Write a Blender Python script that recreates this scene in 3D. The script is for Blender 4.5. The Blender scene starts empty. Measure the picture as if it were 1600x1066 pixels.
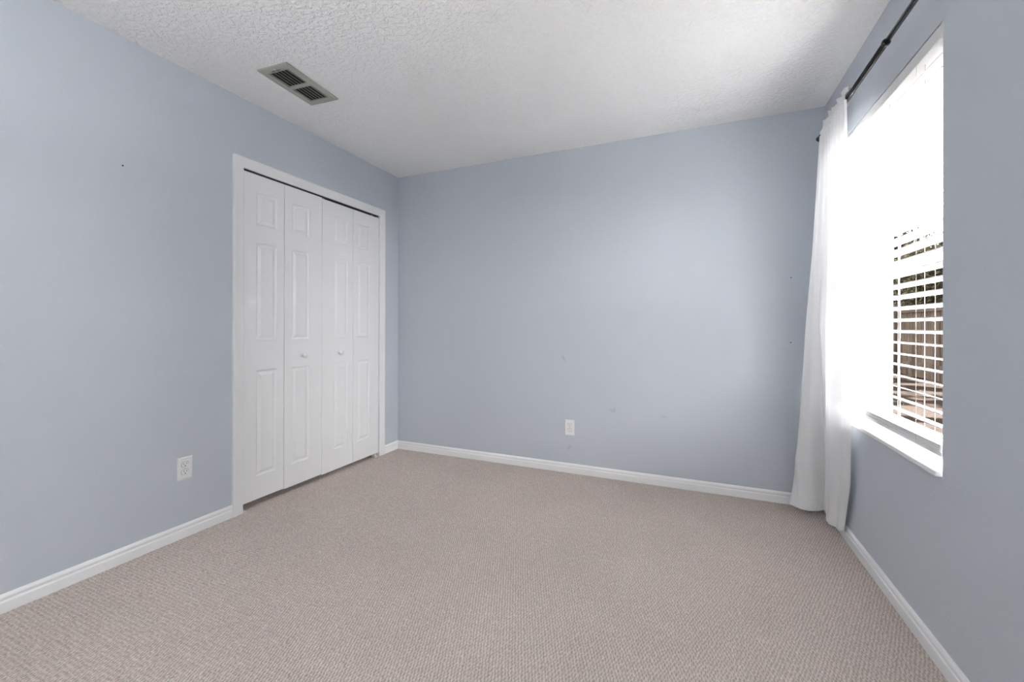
import bpy, math, random
import numpy as np
from mathutils import Vector, Matrix, noise as mnoise

C = bpy.context.scene.collection
SC = bpy.context.scene
R = math.radians
random.seed(7)

# ------------------------------------------------------------------ measures
W, H, YF = 3.178, 2.44, -4.15          # room: x 0..W, y YF..0, z 0..H
# ------------------------------------------------------------------ camera
cam_d = bpy.data.cameras.new('camera')
cam = bpy.data.objects.new('camera', cam_d)
C.objects.link(cam)
SC.camera = cam
F_PX, YAW, ROLL = 652.65, 0.3999, 0.0023
cam_d.sensor_width = 36.0
cam_d.lens = 36.0 * F_PX / 1600.0
cam_d.shift_x = -(801.83 - 800.0) / 1600.0
cam_d.shift_y = (509.69 - 533.0) / 1600.0
cam_d.clip_start = 0.02
cam_d.clip_end = 300
Fw = Vector((-math.sin(YAW), math.cos(YAW), 0.0004)).normalized()
Rt = Vector((math.cos(YAW), math.sin(YAW), 0))
Up = Rt.cross(Fw)
R2 = Rt * math.cos(ROLL) + Up * math.sin(ROLL)
U2 = -Rt * math.sin(ROLL) + Up * math.cos(ROLL)
M = Matrix((( R2.x, U2.x, -Fw.x, 2.4245), (R2.y, U2.y, -Fw.y, -3.0658), (R2.z, U2.z, -Fw.z, 1.102), (0, 0, 0, 1)))
cam.matrix_world = M

# ------------------------------------------------------------------ colour management, world, sun
SC.view_settings.view_transform = 'Standard'
SC.view_settings.look = 'None'
SC.view_settings.gamma = 1.0
SC.view_settings.use_curve_mapping = False
SC.view_settings.exposure = 4.0
SC.cycles.max_bounces = 14
SC.cycles.diffuse_bounces = 9
SC.cycles.transparent_max_bounces = 16
SC.cycles.transmission_bounces = 8
SC.cycles.caustics_reflective = False
SC.cycles.caustics_refractive = False

SKY_STRENGTH = 4.3
SUN_STRENGTH = 3.0
FILL_POWER = 3.2
world = bpy.data.worlds.new('world')
SC.world = world
world.use_nodes = True
wn = world.node_tree.nodes
wl = world.node_tree.links
for n in list(wn):
    wn.remove(n)
w_out = wn.new('ShaderNodeOutputWorld')
w_bg = wn.new('ShaderNodeBackground')
w_bg.inputs['Color'].default_value = (0.995, 0.98, 0.972, 1)
w_bg.inputs['Strength'].default_value = SKY_STRENGTH
wl.new(w_bg.outputs[0], w_out.inputs[0])

sun_d = bpy.data.lights.new('sun', 'SUN')
sun_d.energy = SUN_STRENGTH
sun_d.angle = R(0.6)
sun_d.color = (1.0, 0.95, 0.88)
sun = bpy.data.objects.new('sun', sun_d)
C.objects.link(sun)
sun.location = (-4, 8, 9)
sun.rotation_euler = Vector((0.38, -0.50, -0.78)).to_track_quat('-Z', 'Y').to_euler()

# daylight portal in the window opening (guides the sky sampling, emits nothing itself)
por_d = bpy.data.lights.new('window_portal', 'AREA')
por_d.shape = 'RECTANGLE'
por_d.size, por_d.size_y = 0.95, 1.5
por_d.cycles.is_portal = True
por = bpy.data.objects.new('window_portal', por_d)
C.objects.link(por)
por.location = (W + 0.21, -0.816, 1.36)
por.rotation_euler = (0, R(90), 0)      # local -Z looks to -X
por.rotation_euler = (R(90), 0, R(90))


# ------------------------------------------------------------------ helpers
def tag(o, label=None, cat=None, group=None, kind=None):
    if label: o['label'] = label
    if cat: o['category'] = cat
    if group: o['group'] = group
    if kind: o['kind'] = kind
    return o


def empty(name, loc=(0, 0, 0), rot=(0, 0, 0)):
    o = bpy.data.objects.new(name, None)
    o.empty_display_size = 0.05
    C.objects.link(o)
    o.location = loc
    o.rotation_euler = rot
    return o


class MB:
    """collects shapes, links them as one mesh object"""
    def __init__(self):
        self.v, self.f, self.sm = [], [], []

    def add(self, vs, fs, smooth=False):
        b = len(self.v)
        self.v += [tuple(p) for p in vs]
        self.f += [tuple(i + b for i in f) for f in fs]
        self.sm += [smooth] * len(fs)

    def box(self, x0, x1, y0, y1, z0, z1):
        x0, x1 = min(x0, x1), max(x0, x1)
        y0, y1 = min(y0, y1), max(y0, y1)
        z0, z1 = min(z0, z1), max(z0, z1)
        vs = [(x, y, z) for z in (z0, z1) for y in (y0, y1) for x in (x0, x1)]
        self.add(vs, [(0, 2, 3, 1), (4, 5, 7, 6), (0, 1, 5, 4), (2, 6, 7, 3), (0, 4, 6, 2), (1, 3, 7, 5)])
        return self

    def tube(self, a, b, r, r2=None, n=20, cap=True):
        a, b = Vector(a), Vector(b)
        r2 = r if r2 is None else r2
        d = (b - a).normalized()
        p = d.orthogonal().normalized()
        q = d.cross(p)
        vs = []
        for c, rr in ((a, r), (b, r2)):
            for i in range(n):
                t = 2 * math.pi * i / n
                vs.append(c + (p * math.cos(t) + q * math.sin(t)) * rr)
        self.add(vs, [(i, (i + 1) % n, n + (i + 1) % n, n + i) for i in range(n)], True)
        if cap:
            self.add(vs[:n], [tuple(reversed(range(n)))])
            self.add(vs[n:], [tuple(range(n))])
        return self

    def lathe(self, prof, org, axis, n=28):
        """prof: list of (distance along axis, radius)"""
        org, d = Vector(org), Vector(axis).normalized()
        p = d.orthogonal().normalized()
        q = d.cross(p)
        vs = []
        for (h, r) in prof:
            for i in range(n):
                t = 2 * math.pi * i / n
                vs.append(org + d * h + (p * math.cos(t) + q * math.sin(t)) * max(r, 1e-5))
        fs = []
        for k in range(len(prof) - 1):
            for i in range(n):
                j = (i + 1) % n
                fs.append((k * n + i, k * n + j, (k + 1) * n + j, (k + 1) * n + i))
        self.add(vs, fs, True)
        return self

    def grid(self, pts, smooth=True, close_u=False):
        """pts[row][col]"""
        nr, nc = len(pts), len(pts[0])
        vs = [p for r in pts for p in r]
        fs = []
        for i in range(nr - 1):
            for j in range(nc if close_u else nc - 1):
                k = (j + 1) % nc
                fs.append((i * nc + j, i * nc + k, (i + 1) * nc + k, (i + 1) * nc + j))
        self.add(vs, fs, smooth)
        return self

    def extrude(self, prof, path_a, path_b, ex, ez):
        """closed 2-D profile swept from a to b; ex, ez are the profile's axes"""
        a, b = Vector(path_a), Vector(path_b)
        ex, ez = Vector(ex), Vector(ez)
        n = len(prof)
        va = [a + ex * p[0] + ez * p[1] for p in prof]
        vb = [b + ex * p[0] + ez * p[1] for p in prof]
        self.add(va + vb, [(i, (i + 1) % n, n + (i + 1) % n, n + i) for i in range(n)])
        self.add(va, [tuple(reversed(range(n)))])
        self.add(vb, [tuple(range(n))])
        return self

    def build(self, name, mat, parent=None, bevel=0, seg=2, recalc=True):
        me = bpy.data.meshes.new(name)
        me.from_pydata(self.v, [], self.f)
        me.polygons.foreach_set('use_smooth', self.sm)
        if recalc:
            import bmesh
            bm = bmesh.new()
            bm.from_mesh(me)
            bmesh.ops.remove_doubles(bm, verts=bm.verts, dist=1e-6)
            bmesh.ops.recalc_face_normals(bm, faces=bm.faces)
            bm.to_mesh(me)
            bm.free()
        me.materials.append(mat)
        o = bpy.data.objects.new(name, me)
        C.objects.link(o)
        if parent is not None:
            o.parent = parent
        if bevel:
            b = o.modifiers.new('bevel', 'BEVEL')
            b.width = bevel
            b.segments = seg
            b.limit_method = 'ANGLE'
            b.angle_limit = R(35)
        return o


# ------------------------------------------------------------------ materials
def mat(name, col, rough=0.6, metal=0.0, spec=0.5, noise_scale=0, noise_amt=0.0,
        bump_scale=0, bump=0.0, bump_dist=0.002, detail=3, coat=0.0, lac=0.0):
    m = bpy.data.materials.new(name)
    m.use_nodes = True
    nt = m.node_tree
    b = nt.nodes['Principled BSDF']
    b.inputs['Base Color'].default_value = (*col, 1)
    b.inputs['Roughness'].default_value = rough
    b.inputs['Metallic'].default_value = metal
    b.inputs['Specular IOR Level'].default_value = spec
    if coat:
        b.inputs['Coat Weight'].default_value = coat
    tc = nt.nodes.new('ShaderNodeTexCoord')
    if noise_amt:
        n = nt.nodes.new('ShaderNodeTexNoise')
        n.inputs['Scale'].default_value = noise_scale
        n.inputs['Detail'].default_value = detail
        nt.links.new(tc.outputs['Object'], n.inputs['Vector'])
        mr = nt.nodes.new('ShaderNodeMapRange')
        mr.inputs['To Min'].default_value = 1 - noise_amt
        mr.inputs['To Max'].default_value = 1 + noise_amt
        nt.links.new(n.outputs['Fac'], mr.inputs['Value'])
        mx = nt.nodes.new('ShaderNodeMix')
        mx.data_type = 'RGBA'
        mx.blend_type = 'MULTIPLY'
        mx.inputs['Factor'].default_value = 1
        mx.inputs['A'].default_value = (*col, 1)
        nt.links.new(mr.outputs['Result'], mx.inputs['B'])
        nt.links.new(mx.outputs['Result'], b.inputs['Base Color'])
    if bump:
        n = nt.nodes.new('ShaderNodeTexNoise')
        n.inputs['Scale'].default_value = bump_scale
        n.inputs['Detail'].default_value = detail
        if lac:
            n.inputs['Lacunarity'].default_value = lac
        nt.links.new(tc.outputs['Object'], n.inputs['Vector'])
        bp = nt.nodes.new('ShaderNodeBump')
        bp.inputs['Strength'].default_value = bump
        bp.inputs['Distance'].default_value = bump_dist
        nt.links.new(n.outputs['Fac'], bp.inputs['Height'])
        nt.links.new(bp.outputs['Normal'], b.inputs['Normal'])
    return m


M_wall = mat('blue_grey_wall_paint', (0.530, 0.565, 0.617), 0.55, spec=0.35, bump_scale=120, bump=0.42, bump_dist=0.0015, detail=2)
M_wall_back = mat('blue_grey_wall_paint_scuffed', (0.530, 0.565, 0.617), 0.55, spec=0.35, bump_scale=120, bump=0.42, bump_dist=0.0015, detail=2)


def add_scuffs(m, spots):
    nt = m.node_tree
    b = nt.nodes['Principled BSDF']
    geo = nt.nodes.new('ShaderNodeNewGeometry')
    nz = nt.nodes.new('ShaderNodeTexNoise')
    nz.inputs['Scale'].default_value = 60
    nt.links.new(geo.outputs['Position'], nz.inputs['Vector'])
    acc = None
    for (x, z, rx, rz, ang) in spots:
        mp = nt.nodes.new('ShaderNodeMapping')
        mp.vector_type = 'TEXTURE'
        mp.inputs['Location'].default_value = (x, 0, z)
        mp.inputs['Rotation'].default_value = (0, ang, 0)
        mp.inputs['Scale'].default_value = (rx, 10, rz)
        nt.links.new(geo.outputs['Position'], mp.inputs['Vector'])
        ln = nt.nodes.new('ShaderNodeVectorMath')
        ln.operation = 'LENGTH'
        nt.links.new(mp.outputs['Vector'], ln.inputs[0])
        mr = nt.nodes.new('ShaderNodeMapRange')
        mr.inputs['From Min'].default_value = 1.0
        mr.inputs['From Max'].default_value = 0.2
        nt.links.new(ln.outputs['Value'], mr.inputs['Value'])
        if acc is None:
            acc = mr.outputs['Result']
        else:
            ad = nt.nodes.new('ShaderNodeMath')
            ad.operation = 'ADD'
            nt.links.new(acc, ad.inputs[0])
            nt.links.new(mr.outputs['Result'], ad.inputs[1])
            acc = ad.outputs['Value']
    ml = nt.nodes.new('ShaderNodeMath')
    ml.operation = 'MULTIPLY'
    nt.links.new(acc, ml.inputs[0])
    nt.links.new(nz.outputs['Fac'], ml.inputs[1])
    mx = nt.nodes.new('ShaderNodeMix')
    mx.data_type = 'RGBA'
    mx.inputs['A'].default_value = (0.530, 0.565, 0.617, 1)
    mx.inputs['B'].default_value = (0.36, 0.36, 0.38, 1)
    nt.links.new(ml.outputs['Value'], mx.inputs['Factor'])
    nt.links.new(mx.outputs['Result'], b.inputs['Base Color'])


# grey scuffs rubbed onto the back wall
add_scuffs(M_wall_back, [(1.910, 0.492, 0.030, 0.014, 0.3), (2.262, 0.478, 0.032, 0.008, 0.0), (1.590, 0.190, 0.014, 0.030, 0.4),
                         (1.545, 0.860, 0.012, 0.040, -0.5), (1.925, 0.505, 0.016, 0.008, 0.8)])
M_paint = mat('white_semi_gloss_paint', (0.80, 0.80, 0.80), 0.38, spec=0.45)
M_trim = mat('white_baseboard_paint', (0.82, 0.82, 0.82), 0.4, spec=0.45, bump_scale=60, bump=0.06, bump_dist=0.001)
M_plastic = mat('white_outlet_plastic', (0.80, 0.80, 0.79), 0.32, spec=0.5)
M_slot = mat('dark_slot', (0.02, 0.02, 0.02), 0.6)
M_screw = mat('painted_screw', (0.62, 0.62, 0.60), 0.35, metal=0.2)
M_vent = mat('almond_enamel', (0.38, 0.38, 0.335), 0.45, spec=0.45)
M_ductdark = mat('duct_interior', (0.03, 0.03, 0.028), 0.9)
M_rod = mat('black_lacquered_metal', (0.014, 0.013, 0.014), 0.14, spec=0.5)
M_track = mat('dark_track_steel', (0.07, 0.07, 0.07), 0.45, metal=0.6)
M_slat = mat('white_blind_vinyl', (0.76, 0.76, 0.76), 0.5, spec=0.3)
M_headrail = mat('white_enamel_headrail', (0.72, 0.72, 0.71), 0.35)
M_cord = mat('white_cord', (0.72, 0.71, 0.69), 0.8)
M_vinyl = mat('white_window_vinyl', (0.82, 0.82, 0.82), 0.35)
M_sill = mat('white_marble_sill', (0.86, 0.86, 0.85), 0.25, noise_scale=9, noise_amt=0.03)
M_closet = mat('closet_interior', (0.25, 0.25, 0.25), 0.8)
M_steel = mat('zinc_hardware', (0.6, 0.6, 0.6), 0.4, metal=0.8)
M_stucco = mat('outside_stucco', (0.62, 0.58, 0.52), 0.9)


def ceiling_material():
    m = mat('knockdown_ceiling', (0.86, 0.86, 0.855), 0.9, spec=0.2)
    nt = m.node_tree
    b = nt.nodes['Principled BSDF']
    tc = nt.nodes.new('ShaderNodeTexCoord')
    n1 = nt.nodes.new('ShaderNodeTexNoise')
    n1.inputs['Scale'].default_value = 48
    n1.inputs['Detail'].default_value = 3
    n1.inputs['Distortion'].default_value = 0.6
    nt.links.new(tc.outputs['Object'], n1.inputs['Vector'])
    r = nt.nodes.new('ShaderNodeValToRGB')
    r.color_ramp.elements[0].position = 0.42
    r.color_ramp.elements[1].position = 0.62
    nt.links.new(n1.outputs['Fac'], r.inputs['Fac'])
    bp = nt.nodes.new('ShaderNodeBump')
    bp.inputs['Strength'].default_value = 0.68
    bp.inputs['Distance'].default_value = 0.005
    nt.links.new(r.outputs['Color'], bp.inputs['Height'])
    nt.links.new(bp.outputs['Normal'], b.inputs['Normal'])
    return m


def carpet_material():
    m = mat('loop_pile_carpet', (0.40, 0.33, 0.31), 0.95, spec=0.08)
    nt = m.node_tree
    b = nt.nodes['Principled BSDF']
    tc = nt.nodes.new('ShaderNodeTexCoord')
    n1 = nt.nodes.new('ShaderNodeTexNoise')          # yarn flecks
    n1.inputs['Scale'].default_value = 120
    n1.inputs['Detail'].default_value = 2
    nt.links.new(tc.outputs['Object'], n1.inputs['Vector'])
    n2 = nt.nodes.new('ShaderNodeTexNoise')          # wear
    n2.inputs['Scale'].default_value = 2.2
    n2.inputs['Detail'].default_value = 4
    nt.links.new(tc.outputs['Object'], n2.inputs['Vector'])
    r = nt.nodes.new('ShaderNodeValToRGB')
    r.color_ramp.elements[0].position = 0.30
    r.color_ramp.elements[0].color = (0.525, 0.452, 0.408, 1)
    r.color_ramp.elements[1].position = 0.72
    r.color_ramp.elements[1].color = (0.735, 0.655, 0.60, 1)
    nt.links.new(n1.outputs['Fac'], r.inputs['Fac'])
    mr = nt.nodes.new('ShaderNodeMapRange')
    mr.inputs['To Min'].default_value = 0.92
    mr.inputs['To Max'].default_value = 1.08
    nt.links.new(n2.outputs['Fac'], mr.inputs['Value'])
    mx = nt.nodes.new('ShaderNodeMix')
    mx.data_type = 'RGBA'
    mx.blend_type = 'MULTIPLY'
    mx.inputs['Factor'].default_value = 1
    nt.links.new(mr.outputs['Result'], mx.inputs['B'])
    nt.links.new(mx.outputs['Result'], b.inputs['Base Color'])
    # shade in the pits between the staggered loops, painted as darker dots
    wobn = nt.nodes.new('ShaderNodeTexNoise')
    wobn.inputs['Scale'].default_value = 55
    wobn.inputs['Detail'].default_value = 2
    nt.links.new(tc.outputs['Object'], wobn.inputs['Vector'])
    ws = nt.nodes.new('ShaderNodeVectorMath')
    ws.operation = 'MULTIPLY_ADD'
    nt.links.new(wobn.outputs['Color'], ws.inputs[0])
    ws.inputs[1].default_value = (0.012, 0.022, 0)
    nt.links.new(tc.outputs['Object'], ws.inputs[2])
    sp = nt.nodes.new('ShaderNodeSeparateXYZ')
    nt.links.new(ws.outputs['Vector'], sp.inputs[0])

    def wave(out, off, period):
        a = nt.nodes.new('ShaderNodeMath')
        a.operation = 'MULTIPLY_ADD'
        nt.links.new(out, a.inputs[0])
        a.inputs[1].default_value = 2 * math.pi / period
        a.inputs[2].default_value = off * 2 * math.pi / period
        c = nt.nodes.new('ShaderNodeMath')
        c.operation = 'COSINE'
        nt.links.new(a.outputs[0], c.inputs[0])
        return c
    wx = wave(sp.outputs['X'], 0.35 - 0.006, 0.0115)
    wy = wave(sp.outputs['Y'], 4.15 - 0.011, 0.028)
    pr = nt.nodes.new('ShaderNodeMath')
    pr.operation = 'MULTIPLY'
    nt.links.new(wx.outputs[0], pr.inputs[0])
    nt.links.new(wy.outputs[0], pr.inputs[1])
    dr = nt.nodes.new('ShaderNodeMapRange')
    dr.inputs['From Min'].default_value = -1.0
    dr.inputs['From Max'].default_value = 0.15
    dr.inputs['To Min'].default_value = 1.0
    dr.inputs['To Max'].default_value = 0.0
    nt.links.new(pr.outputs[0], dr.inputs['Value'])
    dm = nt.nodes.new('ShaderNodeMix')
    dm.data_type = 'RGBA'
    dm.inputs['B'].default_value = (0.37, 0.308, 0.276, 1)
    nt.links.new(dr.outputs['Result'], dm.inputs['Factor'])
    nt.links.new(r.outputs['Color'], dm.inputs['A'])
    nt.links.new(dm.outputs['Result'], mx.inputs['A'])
    n3 = nt.nodes.new('ShaderNodeTexNoise')
    n3.inputs['Scale'].default_value = 600
    n3.inputs['Detail'].default_value = 2
    nt.links.new(tc.outputs['Object'], n3.inputs['Vector'])
    bp = nt.nodes.new('ShaderNodeBump')
    bp.inputs['Strength'].default_value = 0.5
    bp.inputs['Distance'].default_value = 0.002
    nt.links.new(n3.outputs['Fac'], bp.inputs['Height'])
    nt.links.new(bp.outputs['Normal'], b.inputs['Normal'])
    return m


def sheer_material(name, clear, trans):
    m = bpy.data.materials.new(name)
    m.use_nodes = True
    nt = m.node_tree
    for n in list(nt.nodes):
        nt.nodes.remove(n)
    out = nt.nodes.new('ShaderNodeOutputMaterial')
    d = nt.nodes.new('ShaderNodeBsdfDiffuse')
    d.inputs['Color'].default_value = (0.81, 0.81, 0.81, 1)
    t = nt.nodes.new('ShaderNodeBsdfTranslucent')
    t.inputs['Color'].default_value = (0.90, 0.90, 0.90, 1)
    a = nt.nodes.new('ShaderNodeMixShader')
    a.inputs[0].default_value = trans
    nt.links.new(d.outputs[0], a.inputs[1])
    nt.links.new(t.outputs[0], a.inputs[2])
    tr = nt.nodes.new('ShaderNodeBsdfTransparent')
    c = nt.nodes.new('ShaderNodeMixShader')
    c.inputs[0].default_value = clear
    nt.links.new(a.outputs[0], c.inputs[1])
    nt.links.new(tr.outputs[0], c.inputs[2])
    nt.links.new(c.outputs[0], out.inputs[0])
    # fine weave
    tc = nt.nodes.new('ShaderNodeTexCoord')
    n = nt.nodes.new('ShaderNodeTexNoise')
    n.inputs['Scale'].default_value = 300
    nt.links.new(tc.outputs['Object'], n.inputs['Vector'])
    bp = nt.nodes.new('ShaderNodeBump')
    bp.inputs['Strength'].default_value = 0.15
    bp.inputs['Distance'].default_value = 0.001
    nt.links.new(n.outputs['Fac'], bp.inputs['Height'])
    nt.links.new(bp.outputs['Normal'], d.inputs['Normal'])
    return m


def glass_material():
    m = bpy.data.materials.new('window_glass')
    m.use_nodes = True
    nt = m.node_tree
    for n in list(nt.nodes):
        nt.nodes.remove(n)
    out = nt.nodes.new('ShaderNodeOutputMaterial')
    tr = nt.nodes.new('ShaderNodeBsdfTransparent')
    tr.inputs['Color'].default_value = (0.95, 0.95, 0.95, 1)
    gl = nt.nodes.new('ShaderNodeBsdfGlossy')
    gl.inputs['Roughness'].default_value = 0.02
    gl.inputs['Color'].default_value = (0.3, 0.3, 0.3, 1)
    fr = nt.nodes.new('ShaderNodeFresnel')
    fr.inputs['IOR'].default_value = 1.02
    mx = nt.nodes.new('ShaderNodeMixShader')
    nt.links.new(fr.outputs[0], mx.inputs[0])
    nt.links.new(tr.outputs[0], mx.inputs[1])
    nt.links.new(gl.outputs[0], mx.inputs[2])
    nt.links.new(mx.outputs[0], out.inputs[0])
    return m


def two_tone(name, c1, c2, scale, rough=0.9, stretch=(1, 1, 1), lo=0.35, hi=0.65, detail=6):
    m = mat(name, c1, rough, spec=0.0)
    nt = m.node_tree
    b = nt.nodes['Principled BSDF']
    tc = nt.nodes.new('ShaderNodeTexCoord')
    mp = nt.nodes.new('ShaderNodeMapping')
    mp.inputs['Scale'].default_value = stretch
    nt.links.new(tc.outputs['Object'], mp.inputs['Vector'])
    n = nt.nodes.new('ShaderNodeTexNoise')
    n.inputs['Scale'].default_value = scale
    n.inputs['Detail'].default_value = detail
    nt.links.new(mp.outputs['Vector'], n.inputs['Vector'])
    r = nt.nodes.new('ShaderNodeValToRGB')
    r.color_ramp.elements[0].position = lo
    r.color_ramp.elements[0].color = (*c1, 1)
    r.color_ramp.elements[1].position = hi
    r.color_ramp.elements[1].color = (*c2, 1)
    nt.links.new(n.outputs['Fac'], r.inputs['Fac'])
    nt.links.new(r.outputs['Color'], b.inputs['Base Color'])
    return m


M_ceiling = ceiling_material()
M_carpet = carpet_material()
M_sheer = sheer_material('sheer_white_voile', 0.03, 0.13)
M_hem = sheer_material('doubled_white_voile', 0.01, 0.08)
M_glass = glass_material()
M_ground = two_tone('leaf_litter_painted_sun', (0.0020, 0.0015, 0.0012), (0.0125, 0.0100, 0.0085), 1.3, lo=0.47, hi=0.56)  # pale tone paints sunlit patches onto the leaf litter
M_fence = two_tone('weathered_fence_wood', (0.0038, 0.0029, 0.0022), (0.0072, 0.0056, 0.0044), 6, stretch=(1, 1, 0.15))
M_bark = two_tone('bark', (0.002, 0.0016, 0.0012), (0.004, 0.003, 0.0024), 8, stretch=(1, 1, 0.3))
M_leaf = [two_tone('olive_leaves', (0.0045, 0.0040, 0.0022), (0.0110, 0.0096, 0.0058), 5),
          two_tone('dry_brown_leaves', (0.0045, 0.0035, 0.0024), (0.0115, 0.0090, 0.0062), 5)]

# ================================================================== the room shell
# carpeted floor: the loops are real relief (staggered rows of small humps)
CX, CY = 0.0115, 0.028
nx, ny = 4, 6
xs = np.arange(-0.35, W + 0.0001, CX / nx)
ys = np.arange(YF, 0.0001, CY / ny)
gx, gy = np.meshgrid(xs, ys)
rng = np.random.default_rng(3)
hgt = np.cos(2 * np.pi * gx / CX ) * np.cos(2 * np.pi * gy / CY)
hgt = np.clip(0.5 + 0.5 * hgt, 0, 1) ** 0.75
jit = rng.uniform(0.86, 1.06, (gx.shape[0] // 4 + 2, gx.shape[1] // 3 + 2))
ji = (np.arange(gx.shape[0]) // 4)[:, None]
jj = (np.arange(gx.shape[1]) // 3)[None, :]
hgt = (hgt * jit[ji, jj]) * 0.0070 - 0.0058
co = np.stack([gx, gy, hgt], -1).reshape(-1, 3).astype(np.float32)
nr, nc = gx.shape
ii = (np.arange(nr - 1)[:, None] * nc + np.arange(nc - 1)[None, :]).reshape(-1)
quads = np.stack([ii, ii + 1, ii + nc + 1, ii + nc], -1).astype(np.int32)
me = bpy.data.meshes.new('floor')
me.vertices.add(len(co))
me.vertices.foreach_set('co', co.reshape(-1))
me.loops.add(quads.size)
me.loops.foreach_set('vertex_index', quads.reshape(-1))
me.polygons.add(len(quads))
me.polygons.foreach_set('loop_start', np.arange(0, quads.size, 4, dtype=np.int32))
me.update(calc_edges=True)
me.polygons.foreach_set('use_smooth', np.ones(len(quads), dtype=bool))
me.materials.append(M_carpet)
floor = bpy.data.objects.new('floor', me)
C.objects.link(floor)
tag(floor, kind='structure')

m = MB().box(-0.9, W + 0.22, YF - 0.12, 0.12, -0.15, -0.013)
o = m.build('floor_slab', M_closet)
tag(o, kind='structure')
o.name = 'under_carpet_slab'  # unseen slab below the carpet and closet

m = MB().box(-0.9, W + 0.45, YF - 0.12, 0.12, H, H + 0.15)
tag(m.build('ceiling', M_ceiling), kind='structure')

m = MB().box(-0.12, W + 0.22, 0, 0.12, 0, H)
tag(m.build('wall_back', M_wall_back), kind='structure')
m = MB().box(-0.12, W + 0.22, YF - 0.12, YF, 0, H)
tag(m.build('wall_front', M_wall), kind='structure')

# left wall with the closet opening
OY0, OY1, OZ = -1.450, -0.245, 2.040
m = MB()
m.box(-0.11, 0, YF, OY0, 0, H)
m.box(-0.11, 0, OY1, 0, 0, H)
m.box(-0.11, 0, OY0, OY1, OZ, H)
tag(m.build('wall_left', M_wall), kind='structure')
m = MB()                                              # closet interior behind the doors
m.box(-0.82, -0.78, -1.9, 0.0, 0, H)
m.box(-0.78, -0.11, -1.94, -1.9, 0, H)
m.box(-0.78, -0.11, 0.0, 0.04, 0, H)
tag(m.build('wall_closet', M_closet), kind='structure')

# right wall with the window opening
WY0, WY1, WZ0, WZ1 = -1.281, -0.351, 0.612, 2.097
WT = 0.20
m = MB()
m.box(W, W + WT, YF, WY0, 0, H)
m.box(W, W + WT, WY1, 0, 0, H)
m.box(W, W + WT, WY0, WY1, 0, WZ0)
m.box(W, W + WT, WY0, WY1, WZ1, H)
tag(m.build('wall_right', M_wall), kind='structure')

# baseboards: moulded profile, 71 mm high
BP = [(0, 0), (0.0125, 0), (0.0125, 0.040), (0.0115, 0.043), (0.0085, 0.046), (0.0085, 0.052), (0.0105, 0.055),
      (0.0100, 0.061), (0.0070, 0.067), (0.0040, 0.071), (0, 0.071)]


def base(name, segs, ex):
    mb = MB()
    for a, b in segs:
        mb.extrude(BP, a, b, ex, (0, 0, 1))
    o = mb.build(name, M_trim)
    return tag(o, kind='structure')


base('baseboard_left', [((0, YF, 0), (0, -1.482, 0)), ((0, -0.188, 0), (0, 0, 0))], (1, 0, 0))
base('baseboard_back', [((0, 0, 0), (W, 0, 0))], (0, -1, 0))
base('baseboard_right', [((W, YF, 0), (W, 0, 0))], (-1, 0, 0))
base('baseboard_front', [((0, YF, 0), (W, YF, 0))], (0, 1, 0))

# door casing (trim) and jamb lining of the closet
CW = 0.061
CI0, CI1, CIT = -1.421, -0.250, 2.031
CPROF = [(0, 0), (CW, 0), (CW, 0.016), (CW - 0.006, 0.018), (CW - 0.014, 0.0165), (CW - 0.030, 0.0135), (0.012, 0.0115), (0.003, 0.0105), (0, 0.008)]
mb = MB()


def casing_side(y_in, sgn):
    # mitred upright: profile runs outwards from the inner edge
    vs0 = [(p[1], y_in + sgn * p[0], 0.0) for p in CPROF]
    vs1 = [(p[1], y_in + sgn * p[0], CIT + p[0]) for p in CPROF]
    n = len(CPROF)
    mb.add(vs0 + vs1, [(i, (i + 1) % n, n + (i + 1) % n, n + i) for i in range(n)])
    mb.add(vs0, [tuple(range(n))])


casing_side(CI0, -1)
casing_side(CI1, 1)
n = len(CPROF)
va = [(p[1], CI0 - p[0], CIT + p[0]) for p in CPROF]
vb = [(p[1], CI1 + p[0], CIT + p[0]) for p in CPROF]
mb.add(va + vb, [(i, (i + 1) % n, n + (i + 1) % n, n + i) for i in range(n)])
tag(mb.build('trim_1', M_paint), kind='structure')
mb = MB()
mb.box(-0.11, 0.0005, OY0, OY0 + 0.004, 0, OZ)
mb.box(-0.11, 0.0005, OY1 - 0.004, OY1, 0, OZ)
mb.box(-0.11, 0.0005, OY0, OY1, OZ - 0.004, OZ)
tag(mb.build('trim_2', M_paint), kind='structure')

# bifold track under the head
mb = MB()
mb.box(-0.034, -0.030, OY0 + 0.006, OY1 - 0.006, 2.016, 2.0355)
mb.box(-0.012, -0.008, OY0 + 0.006, OY1 - 0.006, 2.024, 2.0355)
mb.box(-0.034, -0.008, OY0 + 0.006, OY1 - 0.006, 2.0335, 2.0355)
tr = mb.build('door_track', M_track)
tag(tr, 'dark metal track in the gap above the white closet doors', 'track')


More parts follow.
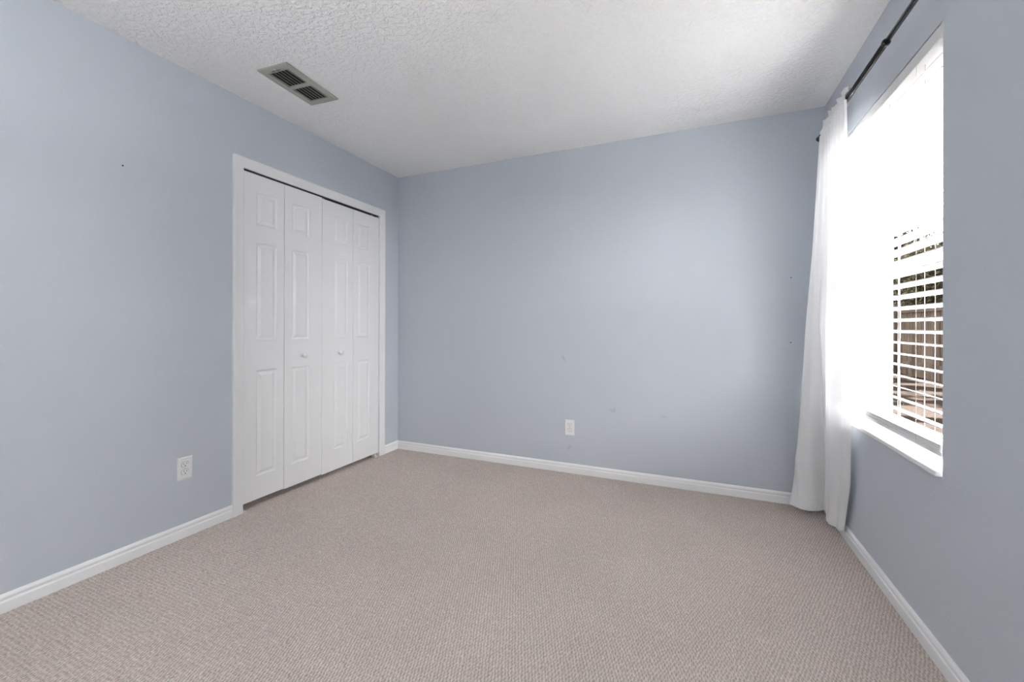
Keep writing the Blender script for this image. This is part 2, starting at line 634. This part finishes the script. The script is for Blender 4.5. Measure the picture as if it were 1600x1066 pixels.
# ------------------------------------------------------------------ closet doors
def leaf_mesh(w, z0, z1, panels, py0, py1):
    """moulded door leaf: front skin with three raised panels, in local y 0..w, front at x=0"""
    mb = MB()
    T = 0.032
    yb = [0, py0, py1, w]
    zb = [z0]
    for a, b in panels:
        zb += [a, b]
    zb.append(z1)
    for i in range(len(zb) - 1):
        for j in range(3):
            if j == 1 and i % 2 == 1:
                a, b = zb[i], zb[i + 1]
                rects = [(0, 0), (0.0035, -0.0045), (0.009, -0.0065), (0.014, -0.0060), (0.029, -0.0012), (0.031, 0.0)]
                prev = None
                for ins, d in rects:
                    q = [(d, py0 + ins, a + ins), (d, py1 - ins, a + ins), (d, py1 - ins, b - ins), (d, py0 + ins, b - ins)]
                    if prev:
                        mb.add(prev + q, [(k, (k + 1) % 4, 4 + (k + 1) % 4, 4 + k) for k in range(4)])
                    prev = q
                mb.add(prev, [(0, 1, 2, 3)])
            else:
                mb.add([(0, yb[j], zb[i]), (0, yb[j + 1], zb[i]), (0, yb[j + 1], zb[i + 1]), (0, yb[j], zb[i + 1])], [(0, 1, 2, 3)])
    mb.add([(-T, 0, z0), (-T, w, z0), (-T, w, z1), (-T, 0, z1)], [(0, 3, 2, 1)])
    mb.add([(0, 0, z0), (0, w, z0), (-T, w, z0), (-T, 0, z0)], [(0, 3, 2, 1)])
    mb.add([(0, 0, z1), (0, w, z1), (-T, w, z1), (-T, 0, z1)], [(0, 1, 2, 3)])
    mb.add([(0, 0, z0), (0, 0, z1), (-T, 0, z1), (-T, 0, z0)], [(0, 1, 2, 3)])
    mb.add([(0, w, z0), (0, w, z1), (-T, w, z1), (-T, w, z0)], [(0, 3, 2, 1)])
    return mb


def make_leaf(parent, y, w, z0, z1, wide_first, rot=0.0):
    pw = 0.137
    py0 = 0.108 if wide_first else w - 0.108 - pw
    panels = [(0.186, 0.829), (1.012, 1.604), (1.717, 1.912)]
    o = leaf_mesh(w, z0, z1, panels, py0, py0 + pw).build('door_leaf', M_paint, parent)
    o.location = (0.000, y, 0)
    o.rotation_euler = (0, 0, rot)
    return o


def knob(parent, y, z):
    mb = MB().lathe([(0, 0.011), (0.002, 0.011), (0.004, 0.0075), (0.010, 0.0070), (0.014, 0.011), (0.018, 0.0155),
                     (0.023, 0.0175), (0.028, 0.0165), (0.032, 0.0115), (0.0335, 0.0)], (0, 0, 0), (1, 0, 0))
    o = mb.build('door_knob', M_plastic, parent)
    o.location = (0.0, y, z)
    return o


d1 = empty('door_1', (0, -1.445, 0))
tag(d1, kind='structure')
l1 = make_leaf(d1, 0.0, 0.296, 0.046, 2.019, True)
l2 = make_leaf(d1, 0.300, 0.2985, 0.040, 2.019, False)
knob(l2, 0.137, 0.905)
d2 = empty('door_2', (0, -0.846, 0))
tag(d2, kind='structure')
l3 = make_leaf(d2, 0.0015, 0.2970, 0.034, 2.013, True)
l4 = make_leaf(d2, 0.3015, 0.2910, 0.034, 2.013, False)
knob(l3, 0.160, 0.905)
for dd, yy in ((d1, 0.034), (d2, 0.575)):
    mb = MB()
    mb.box(-0.034, 0.004, yy - 0.026, yy + 0.012, 0.0, 0.004)
    mb.box(-0.034, 0.000, yy - 0.026, yy - 0.022, 0.0, 0.024)
    mb.tube((-0.018, yy, 0.003), (-0.018, yy, 0.045), 0.005)
    mb.tube((-0.018, yy, 0.003), (-0.018, yy, 0.012), 0.010)
    mb.build('pivot_bracket', M_plastic, dd)
for dd, ys_ in ((d1, (0.56,)), (d2, (0.03, 0.53))):
    for yy in ys_:
        MB().tube((-0.020, yy, 2.010), (-0.020, yy, 2.032), 0.005).build('guide_pin', M_steel, dd)

# ================================================================== window
win = empty('window_1', (W + 0.118, -0.816, WZ0))
tag(win, kind='structure')


def wl_box(x0, x1, y0, y1, z0, z1):
    """world numbers -> window-local box"""
    return (x0 - W - 0.118, x1 - W - 0.118, y0 + 0.816, y1 + 0.816, z0 - WZ0, z1 - WZ0)


X0 = W + 0.118
mb = MB()
FR = 0.032
mb.box(*wl_box(X0, X0 + 0.07, WY0, WY0 + FR, WZ0, WZ1))
mb.box(*wl_box(X0, X0 + 0.07, WY1 - FR, WY1, WZ0, WZ1))
mb.box(*wl_box(X0, X0 + 0.07, WY0, WY1, WZ0, WZ0 + 0.045))
mb.box(*wl_box(X0, X0 + 0.07, WY0, WY1, WZ1 - FR, WZ1))
mb.build('window_frame', M_vinyl, win, bevel=0.002)


def sash(x0, z0, z1, st, top, bot):
    mb = MB()
    y0, y1 = WY0 + FR, WY1 - FR
    mb.box(*wl_box(x0, x0 + 0.028, y0, y0 + st, z0, z1))
    mb.box(*wl_box(x0, x0 + 0.028, y1 - st, y1, z0, z1))
    mb.box(*wl_box(x0, x0 + 0.028, y0 + st, y1 - st, z0, z0 + bot))
    mb.box(*wl_box(x0, x0 + 0.028, y0 + st, y1 - st, z1 - top, z1))
    s = mb.build('sash', M_vinyl, win, bevel=0.002)
    g = MB().box(*wl_box(x0 + 0.012, x0 + 0.016, y0 + st, y1 - st, z0 + bot, z1 - top)).build('pane', M_glass, s)
    return s


ZM = 1.365
sash(X0 + 0.004, WZ0 + 0.045, ZM + 0.02, 0.020, 0.036, 0.030)
sash(X0 + 0.036, ZM - 0.02, WZ1 - FR, 0.030, 0.025, 0.036)
mb = MB().box(*wl_box(W - 0.013, X0, WY0 + 0.012, WY1 - 0.003, WZ0 + 0.001, WZ0 + 0.020))
mb.build('window_sill', M_sill, win, bevel=0.003)

# ================================================================== blind
BY0, BY1 = -1.262, -0.372
BYC = (BY0 + BY1) / 2
blind = empty('window_blind', (W + 0.028, BYC, WZ1))
tag(blind, 'white horizontal slat blind hanging inside the bright window, slats open', 'blind')


def bl(p):
    return (p[0] - (W + 0.028), p[1] - BYC, p[2] - WZ1)


def bl_box(mb, x0, x1, y0, y1, z0, z1):
    a, b = bl((x0, y0, z0)), bl((x1, y1, z1))
    mb.box(a[0], b[0], a[1], b[1], a[2], b[2])


mb = MB()
bl_box(mb, W + 0.006, W + 0.056, BY0, BY1, 2.050, 2.092)
hr = mb.build('headrail', M_headrail, blind, bevel=0.002)
mb = MB()                                             # valance with its return at the near end
bl_box(mb, W - 0.001, W + 0.004, BY0 - 0.006, BY1 + 0.006, 2.046, 2.090)
bl_box(mb, W - 0.001, W + 0.020, BY0 - 0.010, BY0 - 0.006, 2.046, 2.094)
mb.build('valance', M_headrail, blind, bevel=0.0015)
for ya, yb in ((BY0 - 0.016, BY0 - 0.011), (BY1 + 0.011, BY1 + 0.016)):
    mb = MB()
    bl_box(mb, W + 0.001, W + 0.060, ya, yb, 2.040, 2.0965)
    mb.build('mounting_bracket', M_headrail, blind)

SLW, SLT = 0.050, 0.0030


def slat_mesh():
    mb = MB()
    L = BY1 - BY0
    rows = []
    prof = []
    for i in range(9):
        t = i / 8 - 0.5
        prof.append((t * SLW, 0.0018 * (1 - (2 * t) ** 2) + SLT / 2))
    for i in range(9):
        t = 0.5 - i / 8
        prof.append((t * SLW, 0.0018 * (1 - (2 * t) ** 2) - SLT / 2))
    n_ = len(prof)
    va = [(x, -L / 2, z) for x, z in prof]
    vb = [(x, L / 2, z) for x, z in prof]
    mb.add(va + vb, [(i, (i + 1) % n_, n_ + (i + 1) % n_, n_ + i) for i in range(n_)])
    mb.add(va, [tuple(reversed(range(n_)))])
    mb.add(vb, [tuple(range(n_))])
    return mb


slat0 = slat_mesh().build('slat', M_slat, blind)
LAD = (-1.104, -0.816, -0.528)
zs = []
first = True
for k in range(-7, 21):
    z = 1.086 + 0.0455 * k + random.uniform(-0.0012, 0.0012)
    zs.append(z)
    o = slat0 if first else slat0.copy()
    if not first:
        C.objects.link(o)
        o.parent = blind
    first = False
    o.location = bl((W + 0.028, BYC, z))
    tilt = 11 + random.uniform(-1.6, 1.6)
    if k == -3: tilt = 3
    if k == -5: tilt = 17
    o.rotation_euler = (R(random.uniform(-0.12, 0.12)), R(tilt), 0)       # room edge up
for k in range(6):                                    # spare slats resting on the bottom rail
    o = slat0.copy()
    C.objects.link(o)
    o.parent = blind
    o.location = bl((W + 0.028 + random.uniform(-0.0015, 0.0015), BYC + random.uniform(-0.003, 0.003), 0.6930 + 0.0043 * k))
    o.rotation_euler = (0, 0, 0)
mb = MB()
bl_box(mb, W + 0.003, W + 0.053, BY0, BY1, 0.6765, 0.6915)
br = mb.build('bottom_rail', M_slat, blind, bevel=0.003)
for ly in LAD:
    mb = MB()
    for xx in (W + 0.0015, W + 0.0545):
        mb.tube(bl((xx, ly, 0.684)), bl((xx, ly, 2.055)), 0.0006, n=6)
    for z in zs:
        mb.tube(bl((W + 0.0015, ly, z + 0.0028)), bl((W + 0.0545, ly, z - 0.0075)), 0.0005, n=5)
    mb.build('ladder_cord', M_cord, blind)
    MB().tube(bl((W + 0.028, ly + 0.006, 0.69)), bl((W + 0.028, ly + 0.006, 2.055)), 0.0008, n=6).build('lift_cord', M_cord, blind)
mb = MB()
mb.tube(bl((W + 0.060, -0.80, 2.05)), bl((W + 0.064, -0.803, 1.75)), 0.001, n=6)
for i in range(14):
    z = 1.75 - i * 0.075
    a = (W + 0.064, -0.803 + 0.004 * math.sin(i * 1.3), z)
    b = (W + 0.064, -0.803 + 0.004 * math.sin((i + 1) * 1.3), z - 0.075)
    mb.tube(bl(a), bl(b), 0.0016, n=6)
mb.build('pull_cord', M_cord, blind)

# ================================================================== curtain rod
RX, RZ = W - 0.080, 2.166
rod = empty('curtain_rod', (RX, -0.25, RZ))
tag(rod, 'thin black metal curtain rod mounted above the window', 'curtain rod')


def rl(x, y, z):
    return (x - RX, y + 0.25, z - RZ)


MB().tube(rl(RX, -0.252, RZ), rl(RX, -1.090, RZ), 0.0108, n=24).build('outer_tube', M_rod, rod)
MB().tube(rl(RX, -1.085, RZ), rl(RX, -1.860, RZ), 0.0090, n=24).build('inner_tube', M_rod, rod)
MB().lathe([(0, 0.0), (0, 0.0128), (0.003, 0.0140), (0.010, 0.0140), (0.013, 0.0128), (0.013, 0)], rl(RX, -1.080, RZ), (0, -1, 0)).build('collar', M_rod, rod)
FP = [(0, 0.0), (0, 0.0125), (0.006, 0.0125), (0.008, 0.0108), (0.022, 0.0115), (0.036, 0.0150), (0.042, 0.0165), (0.046, 0.0165), (0.050, 0.0130), (0.052, 0.0)]
MB().lathe(FP, rl(RX, -0.262, RZ), (0, 1, 0)).build('finial', M_rod, rod)
MB().lathe(FP, rl(RX, -1.856, RZ), (0, -1, 0)).build('finial', M_rod, rod)
for yy in (-0.345, -1.80):
    mb = MB()
    mb.box(W - RX - 0.0005, W - RX - 0.004, yy + 0.25 - 0.008, yy + 0.25 + 0.008, -0.035, 0.025)
    mb.tube(rl(W - 0.003, yy, RZ - 0.016), rl(RX, yy, RZ - 0.016), 0.0045, n=10)
    for i in range(8):                                # cradle under the rod
        a0, a1 = math.pi * (1 + i / 8), math.pi * (1 + (i + 1) / 8)
        mb.tube((0.0145 * math.cos(a0), yy + 0.25, 0.0145 * math.sin(a0)), (0.0145 * math.cos(a1), yy + 0.25, 0.0145 * math.sin(a1)), 0.003, n=8)
    mb.build('bracket', M_rod, rod)

# ================================================================== curtain
cur = empty('sheer_curtain', (RX, -0.5, RZ))
tag(cur, 'sheer white curtain panel gathered on the rod, hanging in the corner beside the window', 'curtain')


def cl(x, y, z):
    return (x - RX, y + 0.5, z - RZ)


def catmull(P, t):
    n_ = len(P) - 1
    s = min(max(t, 0), 1) * n_
    i = min(int(s), n_ - 1)
    f = s - i
    p = [P[max(i - 1, 0)], P[i], P[i + 1], P[min(i + 2, n_)]]
    out = []
    for k in range(len(P[0])):
        a, b, c, d = (q[k] for q in p)
        out.append(0.5 * ((2 * b) + (-a + c) * f + (2 * a - 5 * b + 4 * c - d) * f * f + (-a + 3 * b - 3 * c + d) * f ** 3))
    return out


BOT = [(2.977, -0.118), (3.000, -0.165), (3.050, -0.190), (3.098, -0.180), (3.132, -0.150), (3.150, -0.165),
       (3.142, -0.225), (3.118, -0.290), (3.112, -0.325), (3.128, -0.360), (3.148, -0.400), (3.150, -0.462)]
MID = [(3.150, -0.150), (3.085, -0.165), (3.040, -0.205), (3.038, -0.250), (3.052, -0.300), (3.075, -0.335), (3.108, -0.345), (3.120, -0.370),
       (3.074, -0.450), (3.070, -0.490), (3.096, -0.545), (3.118, -0.600), (3.118, -0.655)]
TOP = [(3.158, -0.262), (3.122, -0.270), (RX - 0.004, -0.285)] + [(RX - 0.013, -0.310 - 0.39 * i / 8) for i in range(9)]  # TOP and MID start with an unseen return added to block window light
LOW = [(3.022, -0.108), (2.996, -0.145), (3.010, -0.192), (3.060, -0.220), (3.132, -0.195), (3.147, -0.215),
       (3.132, -0.265), (3.106, -0.325), (3.100, -0.365), (3.122, -0.420), (3.142, -0.470), (3.148, -0.546)]
KEYS = [(0.0, TOP), (0.50, MID), (0.87, LOW), (1.0, BOT)]
ZTOP, ZBOT = 2.150, 0.045


def cpoint(u, s):
    for (s0, A), (s1, B) in zip(KEYS, KEYS[1:]):
        if s <= s1 + 1e-9:
            f = (s - s0) / (s1 - s0)
            break
    a, b = catmull(A, u), catmull(B, u)
    x, y = a[0] * (1 - f) + b[0] * f, a[1] * (1 - f) + b[1] * f
    g = math.exp(-s * 3.2)
    x += g * 0.0075 * math.sin(2 * math.pi * 11 * u + 0.6 * math.sin(7 * u)) + 0.0038 * (1 - g) * math.sin(2 * math.pi * 8.0 * u + 3.5 * s)
    y += 0.0018 * math.sin(2 * math.pi * 6 * u + 5 * s)
    x = min(x, W - 0.017)
    z = ZTOP + (ZBOT - ZTOP) * s
    z += 0.050 * max(0, (u - 0.90) / 0.10) ** 2 * (s ** 8)      # hem lifts at the near edge
    return x, y, z


NU, NS = 240, 90
S_HEM = 0.952
mb = MB()
rows = [[cl(*cpoint(j / NU, S_HEM * i / NS)) for j in range(NU + 1)] for i in range(NS + 1)]
mb.grid(rows)
mb.build('fabric', M_sheer, cur, recalc=False)
mb = MB()
rows = [[cl(*cpoint(j / NU, S_HEM + (1 - S_HEM) * i / 8)) for j in range(NU + 1)] for i in range(9)]
mb.grid(rows)
mb.build('hem', M_hem, cur, recalc=False)
# rod pocket with ruffled header
mb = MB()
NP = 220
prof = [(-0.013, -0.018), (-0.0165, -0.006), (-0.0165, 0.006), (-0.011, 0.015), (-0.004, 0.019), (-0.006, 0.032), (-0.003, 0.050),
        (0.003, 0.050), (0.006, 0.032), (0.004, 0.019), (0.011, 0.015), (0.0165, 0.006), (0.0165, -0.006), (0.013, -0.018)]
rows = []
for p in prof:
    row = []
    for j in range(NP + 1):
        u = j / NP
        y = -0.300 - 0.40 * u + (0.003 * math.sin(2 * math.pi * 9 * u) if p[1] > 0.02 else 0)
        k = 0.35 * math.sin(2 * math.pi * 12 * u) + 0.25 * math.sin(2 * math.pi * 19 * u + 1)
        ruff = max(0, (p[1] - 0.019) / 0.031)
        x = RX + p[0] * (1 + 0.12 * k) + ruff * (0.012 * math.sin(2 * math.pi * 5.5 * u) + 0.004 * math.sin(2 * math.pi * 14 * u))
        z = RZ + p[1] + ruff * (0.006 * math.sin(2 * math.pi * 3.3 * u + 1) + 0.004 * math.sin(2 * math.pi * 7 * u))
        if abs(p[0]) > 0.0105 and abs(p[1]) < 0.02:
            x = RX + p[0] * (1.0 + 0.16 * abs(k))
        row.append(cl(x, y, z))
    rows.append(row)
mb.grid(rows)
mb.build('rod_pocket', M_hem, cur, recalc=False)


# ================================================================== outlets
def outlet(name, loc, rz, label):
    """duplex outlet, plate faces local +x"""
    t = empty(name, loc, (0, 0, rz))
    tag(t, label, 'outlet', 'white duplex wall outlets')
    mb = MB()
    w, h, d = 0.035, 0.0575, 0.0055
    prof_ = [(0.0, 0), (0.0, 0.0), (0.0035, 0.0), (d, 0.004)]
    a = [(0.0, -w, -h), (0.0, w, -h), (0.0, w, h), (0.0, -w, h)]
    b = [(0.0035, -w, -h), (0.0035, w, -h), (0.0035, w, h), (0.0035, -w, h)]
    c = [(d, -w + .004, -h + .004), (d, w - .004, -h + .004), (d, w - .004, h - .004), (d, -w + .004, h - .004)]
    mb.add(a + b + c, [(k, (k + 1) % 4, 4 + (k + 1) % 4, 4 + k) for k in range(4)] + [(4 + k, 4 + (k + 1) % 4, 8 + (k + 1) % 4, 8 + k) for k in range(4)] + [(8, 9, 10, 11), (3, 2, 1, 0)])
    mb.build('cover_plate', M_plastic, t)
    for zc in (0.0195, -0.0195):
        mb = MB()
        # dark seam around the receptacle then the face, rounded sides with flat top and bottom
        pts = []
        for i in range(40):
            q = 2 * math.pi * i / 40
            pts.append((0.0172 * math.cos(q), max(-0.0135, min(0.0135, 0.0172 * math.sin(q)))))
        n_ = len(pts)
        mb.add([(d, p[0], zc + p[1]) for p in pts] + [(d + 0.0022, p[0] * 0.97, zc + p[1] * 0.97) for p in pts],
               [(k, (k + 1) % n_, n_ + (k + 1) % n_, n_ + k) for k in range(n_)] + [tuple(range(n_, 2 * n_))])
        f = mb.build('receptacle', M_plastic, t)
        xs_ = d + 0.0022
        s = MB()
        s.box(xs_ - 0.002, xs_ + 0.0002, -0.0078, -0.0054, zc + 0.0010, zc + 0.0090)
        s.box(xs_ - 0.002, xs_ + 0.0002, 0.0054, 0.0078, zc + 0.0018, zc + 0.0082)
        s.tube((xs_ - 0.002, 0, zc - 0.0062), (xs_ + 0.0002, 0, zc - 0.0062), 0.0027, n=14)
        s.build('slots', M_slot, f)
        # shadow gap ring
        g = MB()
        g.add([(d + 0.0001, p[0] * 1.06, zc + p[1] * 1.06) for p in pts] + [(d + 0.0001, p[0] * 0.99, zc + p[1] * 0.99) for p in pts],
              [(k, (k + 1) % n_, n_ + (k + 1) % n_, n_ + k) for k in range(n_)])
        g.build('shadow_gap_ring', M_ductdark, f)
    s = MB().lathe([(0, 0.0034), (0.0008, 0.0032), (0.0014, 0.0018), (0.0015, 0)], (d, 0, 0), (1, 0, 0), n=16)
    s.build('screw', M_screw, t)
    return t


outlet('wall_outlet', (0.0, -1.727, 0.359), 0, 'white outlet low on the left wall, in front of the closet doors')
outlet('wall_outlet', (1.594, 0.0, 0.341), R(-90), 'white outlet low on the back wall, above its baseboard')

# ================================================================== ceiling register
vt = empty('ceiling_vent', (0.429, -1.392, H), (0, 0, R(3.7)))
tag(vt, 'almond metal air vent with two banks of louvres on the ceiling', 'vent')
VL, VWd, VD = 0.181, 0.101, 0.010      # half length (y), half width (x), drop
IL, IW = 0.142, 0.066
mb = MB()


def ring(z, l, w):
    return [(-w, -l, z), (w, -l, z), (w, l, z), (-w, l, z)]


loops = [ring(-0.0005, VL, VWd), ring(-0.0075, VL, VWd), ring(-VD, VL - 0.010, VWd - 0.010), ring(-VD, IL, IW), ring(-0.0030, IL, IW)]
for A, B in zip(loops, loops[1:]):
    mb.add(A + B, [(k, (k + 1) % 4, 4 + (k + 1) % 4, 4 + k) for k in range(4)])
mb.box(-IW, IW, -0.012, 0.012, -VD, -0.003)
mb.build('vent_frame', M_vent, vt)
MB().box(-IW, IW, -IL, IL, -0.0022, -0.0012).build('duct_opening', M_ductdark, vt)
for y0, y1 in ((-IL + 0.001, -0.0125), (0.0125, IL - 0.001)):
    for i in range(6):
        xc = -IW + (i + 0.5) * (2 * IW / 6)
        mb = MB()
        pr_ = []
        sgn = -1
        for k in range(5):                            # curved blade
            a = k / 4
            pr_.append((xc - sgn * (0.0045 - 0.011 * a ** 1.4), -VD + 0.0002 + 0.0062 * a))
        back = [(p[0] + 0.0010, p[1] + 0.0004) for p in reversed(pr_)]
        cp = pr_ + back
        mb.extrude(cp, (0, y0, 0), (0, y1, 0), (1, 0, 0), (0, 0, 1))
        mb.build('louvre', M_vent, vt)
mb = MB()
mb.box(-0.030, 0.030, -IL - 0.013, -IL - 0.010, -VD - 0.0008, -VD + 0.0002)
mb.build('damper_slot', M_slot, vt)
mb = MB()
mb.box(-0.0022, 0.0022, -IL - 0.016, -IL - 0.008, -VD - 0.010, -VD)
mb.build('damper_lever', M_vent, vt)
for sy in (-1, 1):
    MB().lathe([(0, 0.0042), (0.001, 0.0040), (0.0018, 0.002), (0.0019, 0)], (0, sy * (IL + 0.022), -VD), (0, 0, -1), n=14).build('screw', M_screw, vt)


# ================================================================== small things on the walls
def nail(loc, axis, label, grp=None):
    o = MB().lathe([(-0.004, 0.001), (0.002, 0.001), (0.0022, 0.0036), (0.0038, 0.0034), (0.0042, 0)], (0, 0, 0), axis, n=14).build('nail', M_slot)
    o.location = loc
    tag(o, label, 'nail', grp)
    return o


nail((0, -1.988, 1.843), (1, 0, 0), 'small dark nail in the left wall, high up towards the camera side')
nail((3.004, 0, 1.408), (0, -1, 0), 'small dark nail in the back wall by the curtain, the upper of two')
nail((3.003, 0, 1.005), (0, -1, 0), 'small dark nail in the back wall by the curtain, the lower of two')
mb = MB()
mb.lathe([(-0.004, 0.0), (-0.003, 0.003), (0.0, 0.004), (0.003, 0.003), (0.004, 0)], (0, 0, 0), (0.3, 1, 0.1), n=10)
lint = mb.build('lint', M_cord)
lint.location = (2.815, -1.460, 0.0035)
tag(lint, 'tiny white scrap of lint lying on the carpet by the right baseboard', 'lint')

# added fill light, shaped as an unseen uplighter behind the camera: lights the ceiling, which fills the near half of the room
LX, LY = 1.62, -3.50
fill_light = empty('fill_uplight', (LX, LY, 0))
tag(fill_light, 'added fill light shaped as a standing uplighter with a white bowl, unseen near the front wall', 'fill_light')
MB().lathe([(0, 0), (0, 0.14), (0.008, 0.14), (0.018, 0.12), (0.024, 0.02), (0.024, 0)], (0, 0, 0), (0, 0, 1), n=40).build('fill_base', M_steel, fill_light)
MB().tube((0, 0, 0.02), (0, 0, 1.60), 0.011).build('fill_pole', M_steel, fill_light)
MB().lathe([(0, 0.012), (0.01, 0.05), (0.05, 0.12), (0.11, 0.165), (0.115, 0.166), (0.108, 0.160), (0.05, 0.114), (0.014, 0.045), (0.012, 0)],
           (0, 0, 1.59), (0, 0, 1), n=40).build('fill_bowl', M_paint, fill_light)
ld = bpy.data.lights.new('fill_emitter', 'AREA')
ld.shape = 'DISK'
ld.size = 0.26
ld.energy = FILL_POWER
ld.color = (0.985, 0.985, 0.97)
lo = bpy.data.objects.new('fill_emitter', ld)
C.objects.link(lo)
lo.parent = fill_light
lo.location = (0, 0, 1.69)
lo.rotation_euler = (R(180), 0, 0)

# ================================================================== outside
GZ = -0.15
m = MB()
NX, NY = 50, 50
rows = []
for i in range(NY + 1):
    row = []
    for j in range(NX + 1):
        x, y = W + 0.2 + 40 * j / NX, -20 + 60 * i / NY
        row.append((x, y, GZ + 0.05 * mnoise.noise(Vector((x * 0.5, y * 0.5, 0))) * (1 if j > 1 else 0)))
    rows.append(row)
m.grid(rows)
g = m.build('ground', M_ground)
tag(g, kind='structure')

FX = W + 4.4
fn = empty('garden_fence', (FX, 8, GZ))
tag(fn, 'tall weathered wooden board fence seen through the lower blind slats', 'fence')
mb = MB()
y = -16.0
while y < 16:
    w_ = 0.14
    mb.box(-0.01 + random.uniform(-0.004, 0.004), 0.012, y, y + w_ - random.uniform(0.004, 0.010), 0.03, 1.80 + random.uniform(-0.02, 0.02))
    y += w_
mb.build('board_panel', M_fence, fn)
for z in (0.3, 1.62):
    MB().box(-0.05, -0.012, -16, 16, z, z + 0.09).build('rail', M_fence, fn)
for i in range(14):
    MB().box(-0.11, -0.012, -16 + i * 2.4, -15.9 + i * 2.4, 0, 1.86).build('post', M_fence, fn)


def tree(x, y, h, r, crown_lo, leaf_m, n_leaf, label, cat, seed):
    rd = random.Random(seed)
    t = empty('garden_tree' if cat == 'tree' else 'garden_shrub', (x, y, GZ))
    tag(t, label, cat, 'vegetation beyond the garden fence')
    mb = MB()
    pts = [Vector((0, 0, -0.1))]
    for k in range(5):
        pts.append(Vector((rd.uniform(-.12, .12) * (k + 1) * .6, rd.uniform(-.12, .12) * (k + 1) * .6, h * 0.85 * (k + 1) / 5)))
    for k in range(5):
        mb.tube(pts[k], pts[k + 1], 0.09 * (1 - k / 6), 0.09 * (1 - (k + 1) / 6), n=10, cap=False)
    for k in range(8):
        a, b = pts[2 + k % 3], Vector((rd.uniform(-r, r) * .7, rd.uniform(-r, r) * .7, rd.uniform(crown_lo, h * .9)))
        mb.tube(a, b, 0.03, 0.008, n=6, cap=False)
    mb.build('trunk', M_bark, t, recalc=False)
    mb = MB()
    cen = [Vector((rd.uniform(-r, r) * .6, rd.uniform(-r, r) * .6, rd.uniform(crown_lo + .2, h - .3))) for _ in range(14)]
    for _ in range(n_leaf):
        c = cen[rd.randrange(14)]
        d = Vector((rd.gauss(0, 1), rd.gauss(0, 1), rd.gauss(0, .8)))
        p = c + d * r * 0.25
        q = Vector((p.x, p.y, 0))
        if q.length > 1.45:
            continue
        a = Vector((rd.gauss(0, 1), rd.gauss(0, 1), rd.gauss(0, 1))).normalized()
        b = a.orthogonal().normalized()
        s = rd.uniform(0.04, 0.08)
        mb.add([p - a * s, p + b * s * .45, p + a * s, p - b * s * .45], [(0, 1, 2, 3)])
    mb.build('foliage', leaf_m, t, recalc=False)
    return t


for i in range(7):
    y = 0.5 + i * 3.0
    tree(FX + 1.75, y, 4.75, 1.45, 0.7, M_leaf[i % 2], 20000, 'leafy brownish shrub standing behind the garden fence', 'shrub', 20 + i)
